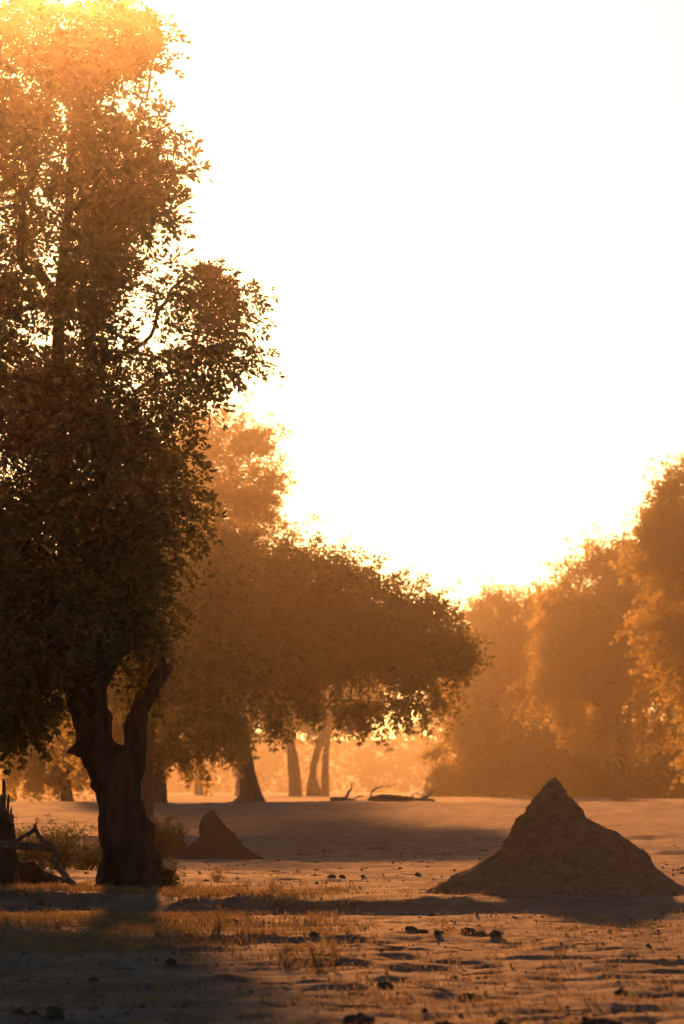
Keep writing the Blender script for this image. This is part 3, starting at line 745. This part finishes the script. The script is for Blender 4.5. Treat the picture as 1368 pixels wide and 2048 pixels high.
mound('termite_mound', 'tall pointed termite mound with broad sloping foot on the right', 79.5,
      [(1108, 1557), (1096, 1564), (1090, 1573), (1074, 1587), (1054, 1620), (1034, 1645), (1021, 1670), (1004, 1697), (964, 1725), (924, 1745), (890, 1764), (868, 1774), (850, 1786), (840, 1802)],
      [(1110, 1557), (1120, 1565), (1125, 1574), (1134, 1590), (1154, 1615), (1176, 1640), (1209, 1657), (1234, 1670), (1264, 1690), (1294, 1710), (1306, 1735), (1334, 1757), (1359, 1772), (1378, 1785), (1400, 1800)],
      1790, M_MOUND, 3.0, depth=0.75)
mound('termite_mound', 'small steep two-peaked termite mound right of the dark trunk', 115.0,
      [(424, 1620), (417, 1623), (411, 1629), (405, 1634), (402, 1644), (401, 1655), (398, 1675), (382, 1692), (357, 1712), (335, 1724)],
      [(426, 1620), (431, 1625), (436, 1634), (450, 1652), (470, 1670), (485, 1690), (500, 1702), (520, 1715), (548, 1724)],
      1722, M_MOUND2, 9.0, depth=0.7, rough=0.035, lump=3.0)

# ------------------------------------------------------------------ dead wood
def stump():
    d = 86.0
    root = thing('dead_stump', 'splintered dead tree stump cut by the left edge', 'tree stump', on(2, d))
    L = lambda px, py, dd=0.0: local(root, PX(px, py, d + dd))
    px = K * d
    rg = rng_(61)
    # hollow shell with a jagged rim
    na, nz = 48, 26
    th = np.arange(na) / na * 2 * math.pi
    rim = np.array([1640 - 25 * mnoise.noise(Vector((math.cos(t) * 2.2, math.sin(t) * 2.2, 4))) - 30 * max(0, mnoise.noise(Vector((math.cos(t) * 6, math.sin(t) * 6, 1)))) * 1.5 + 12 * math.cos(t) for t in th])
    V = np.zeros((nz, na, 3))
    for j in range(na):
        for i in range(nz):
            f = i / (nz - 1)
            y = 1775 + (rim[j] - 1775) * f
            hw = 33 + 12 * (1 - f) ** 1.6
            w = hw * px * (1 + 0.12 * mnoise.fractal(Vector((math.cos(th[j]) * 3, math.sin(th[j]) * 3, y * .012)), .8, 2, 4))
            c = L(-2 - 4 * f, y)
            V[i, j] = c + np.array([w * math.cos(th[j]), w * math.sin(th[j]), 0])
    idx = np.arange(nz * na).reshape(nz, na); nx = np.roll(idx, -1, 1)
    Q = np.stack([idx[:-1], nx[:-1], nx[1:], idx[1:]], -1).reshape(-1, 4)
    ctr = L(-6, 1690)
    T = np.stack([idx[-1], nx[-1], np.full(na, nz * na)], -1)
    obj('trunk', mesh_np('stump_trunk', np.vstack([V.reshape(-1, 3), ctr]), Q, T, smooth=True), M_BARK, root)
    for x, y0, y1, w, dx in ((8, 1650, 1556, 4.2, 0), (14, 1650, 1588, 3.4, 4), (3, 1650, 1587, 3.6, -1), (-10, 1650, 1570, 5, -3), (20, 1650, 1612, 3, 3), (-20, 1650, 1600, 5, -5), (24, 1660, 1625, 3, 2)):
        dd = rg.uniform(-.15, .15)
        p, r = smooth_path([L(x, y0, dd), L(x + dx * .4, (y0 + y1) / 2, dd), L(x + dx * .8, y1 + 8, dd), L(x + dx, y1, dd)], np.array([w * 1.4, w, w * .8, .4]) * px, 3)
        Vv, Qq, Tt = tubes([(p, r)], 5)
        obj('splinter', mesh_np('splinter', Vv, Qq, Tt), M_DEAD, root)
stump()

def dead_branch():
    d = 83.5
    root = thing('dead_branch', 'bare crooked grey branch lying against the splintered stump', 'branch', on(120, d))
    L = lambda px, py, dd=0.0: local(root, PX(px, py, d + dd))
    r = lambda *w: [x * K * d for x in w]
    organic('limb', [([L(-40, 1686, .3), L(0, 1690, .1), L(50, 1692), L(90, 1696, -.05), L(112, 1697, -.1)], r(8, 8, 7.5, 7, 6)),
                     ([L(105, 1690, -.1), L(109, 1710, -.15), L(114, 1730, -.15), L(126, 1745, -.2), L(133, 1757, -.25), L(146, 1768, -.3), L(163, 1779, -.35)], r(7, 6.5, 6, 6.5, 6.5, 6, 4)),
                     ([L(110, 1714, -.15), L(119, 1713, -.3), L(128, 1711, -.35)], r(5, 4, 2))], 0.014, M_DEAD, root, amp=.02, fr=7, stretch=1, sides=10, seed=2)
    organic('side_branch', [([L(34, 1682), L(52, 1670, -.1), L(69, 1661, -.15), L(78, 1672, -.12), L(88, 1685, -.1), L(107, 1693, -.08)], r(4.5, 4.5, 5, 4.8, 4.8, 5)),
                            ([L(69, 1663, -.15), L(70, 1652, -.17), L(74, 1642, -.2)], r(4, 3.2, 1.2))], 0.012, M_DEAD, root, amp=.016, fr=8, stretch=1, sides=10, seed=3)
dead_branch()

def dead_log(name, label, d, polys, mat, amp=.05, voxel=.04, part=None):
    x0, y0 = polys[0][0][0], polys[0][0][1]
    root = thing(name, label, 'log', on(x0, d))
    px = K * d
    body, rest = polys[0], polys[1:]
    def mk(nm, pl, a, vx, seed):
        organic(nm, [([local(root, PX(x, y, d + dd)) for x, y, dd, _ in pl], [w * px for *_, w in pl])], vx, mat if nm == 'trunk' else M_PALE, root, amp=a, fr=3, stretch=1, sides=10, seed=seed)
    mk('trunk', body, amp, voxel, 1)
    for i, pl in enumerate(rest):
        mk('branch', pl, amp * .3, voxel * .6, i + 2)
dead_log('fallen_log', 'thick dark log lying behind the bare crooked branch', 86.5,
         [[(-30, 1745, .6, 30), (20, 1748, .5, 30), (60, 1750, .4, 24), (100, 1760, .3, 17), (128, 1768, .2, 9)]], M_BARK, amp=.07)
dead_log('fallen_log', 'hazy fallen log with arching dead branches in the bright gap', 206.0,
         [[(735, 1604, 0, 6), (755, 1600, 0, 11), (775, 1599, 0, 12), (800, 1601, 0, 9), (850, 1603, 0, 6), (872, 1602, 0, 4)],
          [(740, 1598, 0, 2.2), (745, 1582, 0, 2), (762, 1573, 0, 1.7), (780, 1572, 0, 1.5), (795, 1580, 0, 1)],
          [(820, 1597, 0, 2), (832, 1586, 0, 1.6), (842, 1590, 0, 1.5), (850, 1580, 0, 1)],
          [(835, 1602, 0, 4), (855, 1592, 0, 3.4), (868, 1580, 0, 2.4)]], M_BARK2, amp=.06, voxel=.06)
dead_log('fallen_log', 'pale dead branch pile left of the arching log in the dust', 212.0,
         [[(660, 1602, 0, 7), (690, 1602, 0, 8), (712, 1603, 0, 5)],
          [(690, 1600, 0, 3), (697, 1585, 0, 3), (704, 1572, 0, 2), (700, 1562, 0, 1.2)], [(705, 1600, 0, 2.4), (718, 1592, 0, 2), (730, 1594, 0, 1.4)]], M_BARK2, amp=.05, voxel=.06)

# ------------------------------------------------------------------ grass, weeds, bushes
def blades(pos, rg, hmin, hmax, w, lean=0.45):
    n = len(pos)
    h = rg.uniform(hmin, hmax, (n, 1))
    ang = rg.uniform(0, 2 * math.pi, (n, 1))
    u = np.hstack([np.cos(ang), np.sin(ang), np.zeros((n, 1))])
    ln = unit(rg.normal(0, 1, (n, 3)) * np.array([1, 1, 0])) * rg.uniform(0.05, lean, (n, 1))
    mid = pos + (np.array([0, 0, 1.0]) + ln * 0.4) * h * 0.55
    tip = pos + (np.array([0, 0, 0.92]) + ln) * h
    v = np.stack([pos - u * w, pos + u * w, mid + u * w * .7, mid - u * w * .7, tip + u * w * .15, tip - u * w * .15], 1)
    i = np.arange(n)[:, None] * 6
    return v.reshape(-1, 3), np.concatenate([i + np.array([0, 1, 2, 3]), i + np.array([3, 2, 4, 5])], 0)

def dry_grass():
    rg = rng_(71)
    P = []
    # patch below the tree
    n = 20000
    px = rg.uniform(-200, 760, n); d = rg.uniform(57, 86, n)
    x = (px - 684) * K * d
    dens = np.clip(gnoise(x * 0.5, d * 0.35, 5) * 2.0 + gnoise(x * 1.5, d * 1.1, 6) * 1.2 + 0.5, 0, 1) * sstep(760, 480, px) * sstep(56, 61, d) * sstep(87, 81, d)
    dens = np.maximum(dens, 0.02)
    k = rg.uniform(size=n) < dens
    P.append(np.column_stack([x[k], d[k], gh(x[k], d[k]) - 0.01]))
    # scattered elsewhere
    n = 2600
    px = rg.uniform(-250, 1620, n); d = rg.uniform(38, 80, n)
    x = (px - 684) * K * d
    k = (gnoise(x * 0.35, d * 0.3, 8) > 0.1)
    P.append(np.column_stack([x[k], d[k], gh(x[k], d[k]) - 0.01]))
    P = np.concatenate(P)
    # stubble over the open sand
    n = 12000
    px = rg.uniform(-150, 1520, n); d = 39 + 45 * rg.uniform(size=n) ** 1.3
    x = (px - 684) * K * d
    k = rg.uniform(size=n) < np.clip(0.45 + 1.3 * gnoise(x * 0.6, d * 0.4, 28), 0.05, 1)
    S = np.column_stack([x[k], d[k], gh(x[k], d[k]) - 0.01])
    S = np.repeat(S, 3, 0); S[:, :2] += rg.normal(0, 0.05, (len(S), 2))
    # tufts
    pos = np.repeat(P, 4, 0); pos[:, :2] += rg.normal(0, 0.035, (len(pos), 2))
    v, q = blades(pos, rg, 0.03, 0.14, 0.008, 1.0)
    v2, q2 = blades(S, rg, 0.015, 0.07, 0.007, 1.3)
    q = np.vstack([q, q2 + len(v)]); v = np.vstack([v, v2])
    obj('dry_grass', mesh_np('dry_grass', v, q), M_GRASS, None, kind='stuff', label='short dry grass catching the low sun below the dark tree', category='grass')
dry_grass()

def litter():
    rg = rng_(72)
    n = 9000
    px = rg.uniform(-200, 1580, n); d = 38 + 100 * rg.uniform(size=n) ** 1.3
    x = (px - 684) * K * d
    k = rg.uniform(size=n) < np.clip(0.35 + 1.1 * gnoise(x * 0.4, d * 0.3, 18), 0.06, 1)
    x, d = x[k], d[k]; n = len(x)
    s = rg.uniform(0.008, 0.026, n) * np.clip(d / 60, 1, 1.6) * (1 + 1.2 * (rg.uniform(size=n) > 0.95))
    base = np.array([(1, 0, 0), (0, 1, 0), (-1, 0, 0), (0, -1, 0), (0, 0, 1), (0, 0, -.5)], float)
    V = base[None] * (1 + rg.normal(0, .25, (n, 6, 3))) * s[:, None, None]
    V[:, :, 2] *= 0.75
    V += np.column_stack([x, d, gh(x, d) + 0.006])[:, None, :]
    f = np.array([(0, 1, 4), (1, 2, 4), (2, 3, 4), (3, 0, 4), (1, 0, 5), (2, 1, 5), (3, 2, 5), (0, 3, 5)])
    T = (np.arange(n)[:, None, None] * 6 + f[None]).reshape(-1, 3)
    obj('ground_litter', mesh_np('ground_litter', V.reshape(-1, 3), tris=T), M_CLOD, None, kind='stuff', label='small clods and crumbs of soil scattered over the sand', category='soil crumbs')
litter()

def twigs():
    rg = rng_(74)
    polys = []
    for i in range(150):
        px = rg.uniform(-100, 1470); d = 40 + 60 * rg.uniform() ** 1.4
        x = (px - 684) * K * d; a = rg.uniform(0, math.pi); ln = rg.uniform(.12, .5)
        pts = []
        for t in np.linspace(-.5, .5, 4):
            qx = x + math.cos(a) * ln * t + rg.normal(0, .02); qy = d + math.sin(a) * ln * t + rg.normal(0, .02)
            pts.append((qx, qy, ghs(qx, qy) + .012 + .03 * rg.uniform()))
        polys.append((pts, [.009, .008, .006, .003]))
    V, Q, T = tubes(polys, 5)
    obj('fallen_twig_litter', mesh_np('fallen_twig_litter', V, Q, T, smooth=True), M_DEAD, None, kind='stuff', label='thin dead twigs scattered over the sand', category='twigs')
twigs()

def bush(label, px, d, w, h, n, seed, mat=None, leaf=.05, group='low green bushes behind the dark trunk', name='low_bush'):
    rg = rng_(seed)
    root = thing(name, label, 'bush', on(px, d), group)
    polys, ends = [], []
    for i in range(n):
        a = rg.uniform(0, 2 * math.pi); rr = w * rg.uniform(0.1, 1) ** .7
        b = np.array([rg.normal(0, w * .25), rg.normal(0, w * .25), -.02])
        t = np.array([rr * math.cos(a), rr * math.sin(a), h * rg.uniform(.2, 1.15)])
        m = b + (t - b) * .5 + rg.normal(0, .04, 3) + np.array([0, 0, h * .08])
        polys.append(([b, m, t], [.007, .005, .002])); ends += [m, t, (m + t) / 2, b * .4 + m * .6]
    V, Q, T = tubes(polys, 4, caps=False)
    obj('stems', mesh_np('stems', V, Q, T), M_BARK2, root).name = 'stem_cluster'
    e = np.repeat(np.array(ends), 3, 0) + rg.normal(0, .06, (len(ends) * 3, 3))
    e[:, 2] = np.abs(e[:, 2])
    ax = unit(rg.normal(0, 1, e.shape) + np.array([0, 0, .5]))
    v, q = sprigs(e, ax, rg.normal(0, 1, e.shape), rg, False, .12, leaf, leaf * .4, 3, .1)
    obj('foliage', mesh_np('foliage', v, q), mat or M_WEED, root, kind='stuff')
    return root

for i, (lab, px, d, w, h) in enumerate((
        ('low bush nearest the splintered stump, behind the crooked branch', 62, 100, .75, .75),
        ('leafy low bush between the crooked branch and the dark trunk', 120, 101, .75, .8),
        ('low bush half hidden behind the left side of the dark trunk', 178, 102, .7, .7),
        ('taller twiggy bush standing behind the low bushes left of the trunk', 100, 112, 1.1, .85),
        ('twiggy bush just right of the dark trunk', 322, 112, .4, .85),
        ('wispy weed between the dark trunk and the small mound', 352, 118, .3, .75),
        ('low bush cut by the left edge behind the stump', 15, 103, .8, .7))):
    bush(lab, px, d, w, h, 46, 80 + i)
bush('dark grass tuft at the right foot of the dark trunk', 334, 83.6, .14, .3, 26, 95, leaf=.06, name='grass_tuft', group='small tufts and weeds')
for i, (lab, px, d, w, h) in enumerate((
        ('dry twiggy weed in the blurred foreground, the tallest there', 648, 52, .16, .3),
        ('dry weed just left of the tallest foreground weed', 570, 52.5, .14, .2),
        ('thin upright weed on the lit strip below the tall mound', 890, 64, .05, .3),
        ('thin upright weed at the end of the grass patch', 433, 62.5, .04, .24),
        ('small green sprout on open sand left of the tall mound', 434, 88, .1, .14),
        ('low weed clump in front of the dark trunk', 545, 80, .06, .28))):
    bush(lab, px, d, w, h, 9 if w > .1 else 5, 110 + i, mat=M_GRASS, leaf=.035, name='dry_weed', group='small tufts and weeds')

# ------------------------------------------------------------------ clods lying on the sand
def clod(label, px, py, w, h, seed):
    # py is the row where it touches the sand: march the sight line to the ground
    d = 40.0
    for dd in np.arange(37.0, 140.0, 0.1):
        x = (px - 684) * K * dd
        if CAM_Z + (HORIZON - py) * K * dd <= ghs(x, dd):
            d = dd; break
    p = on(px, d); s = w * K * d * .5
    import bmesh
    bm = bmesh.new(); bmesh.ops.create_icosphere(bm, subdivisions=3, radius=1.0)
    for v in bm.verts:
        f = 1 + .42 * mnoise.fractal(v.co * 2.0 + Vector((seed * 7.3, 0, 0)), .9, 2, 4)
        v.co = Vector((v.co.x * s * f, v.co.y * s * f, (v.co.z * f + .25) * h * K * d * .62))
    me = bpy.data.meshes.new('soil_clod'); bm.to_mesh(me); bm.free()
    me.polygons.foreach_set('use_smooth', np.ones(len(me.polygons), bool))
    o = obj('soil_clod', me, M_CLOD, None, label=label, category='clod', group='dark clods on the sand')
    o.location = p
    o.rotation_euler = (0, 0, seed * 1.3)

for i, (lab, px, py, w, h) in enumerate((
        ('leftmost dark clod of the row on the lit strip', 822, 1862, 22, 12),
        ('flat clod beside the leftmost one on the lit strip', 845, 1866, 24, 9),
        ('small rounded clod third in the row on the lit strip', 876, 1872, 16, 11),
        ('large clod in the middle of the row on the lit strip', 936, 1868, 28, 15),
        ('flat wide clod second from the right of the row', 961, 1873, 30, 13),
        ('rounded clod at the right end of the row', 992, 1873, 26, 15),
        ('lone clod behind the dark foreground hollow', 342, 1930, 24, 16),
        ('dark clod left of centre in the blurred foreground', 770, 1978, 34, 18),
        ('big round blurred clod at the bottom left', 110, 2038, 38, 30),
        ('big wide blurred clod at the bottom centre', 716, 2050, 62, 30),
        ('blurred clod at the bottom right of centre', 888, 2060, 36, 22),
        ('blurred clod second from right on the bottom edge', 1002, 2060, 30, 20),
        ('widest blurred clod at the bottom right', 1200, 2062, 90, 34),
        ('low clod right of the centre foreground', 938, 1996, 40, 11),
        ('small clod at the right edge of the foreground', 1242, 1990, 26, 12),
        ('flat clod on the open sand left of the tall mound', 664, 1754, 18, 6),
        ('tiny clod right of the flat one on the open sand', 684, 1754, 12, 6),
        ('clod on the open sand nearest the tall mound', 726, 1755, 9, 5),
        ('clod at the right end of the dry grass patch', 628, 1872, 20, 12),
        ('pale flat clod in the grass patch', 462, 1845, 26, 8))):
    clod(lab, px, py, w, h, i + 1)

# ------------------------------------------------------------------ dusty air
def haze():
    m, nt, out = new_mat('dusty_air')
    v = N(nt, 'ShaderNodeVolumePrincipled')
    v.inputs['Color'].default_value = (1.0, 0.9, 0.76, 1)
    v.inputs['Density'].default_value = 0.00012
    v.inputs['Anisotropy'].default_value = 0.96
    nt.links.new(v.outputs[0], out.inputs['Volume'])
    x, y0, y1, z0, z1 = 1700.0, -100.0, 2560.0, -3.0, 34.0
    V = [(sx * x, yy, zz) for zz in (z0, z1) for yy in (y0, y1) for sx in (-1, 1)]
    Q = [(0, 2, 3, 1), (4, 5, 7, 6), (0, 1, 5, 4), (2, 6, 7, 3), (0, 4, 6, 2), (1, 3, 7, 5)]
    o = obj('haze', mesh_np('haze', V, Q), m, None, kind='stuff', label='warm dusty air lit by the low sun', category='haze')
    return o
haze()
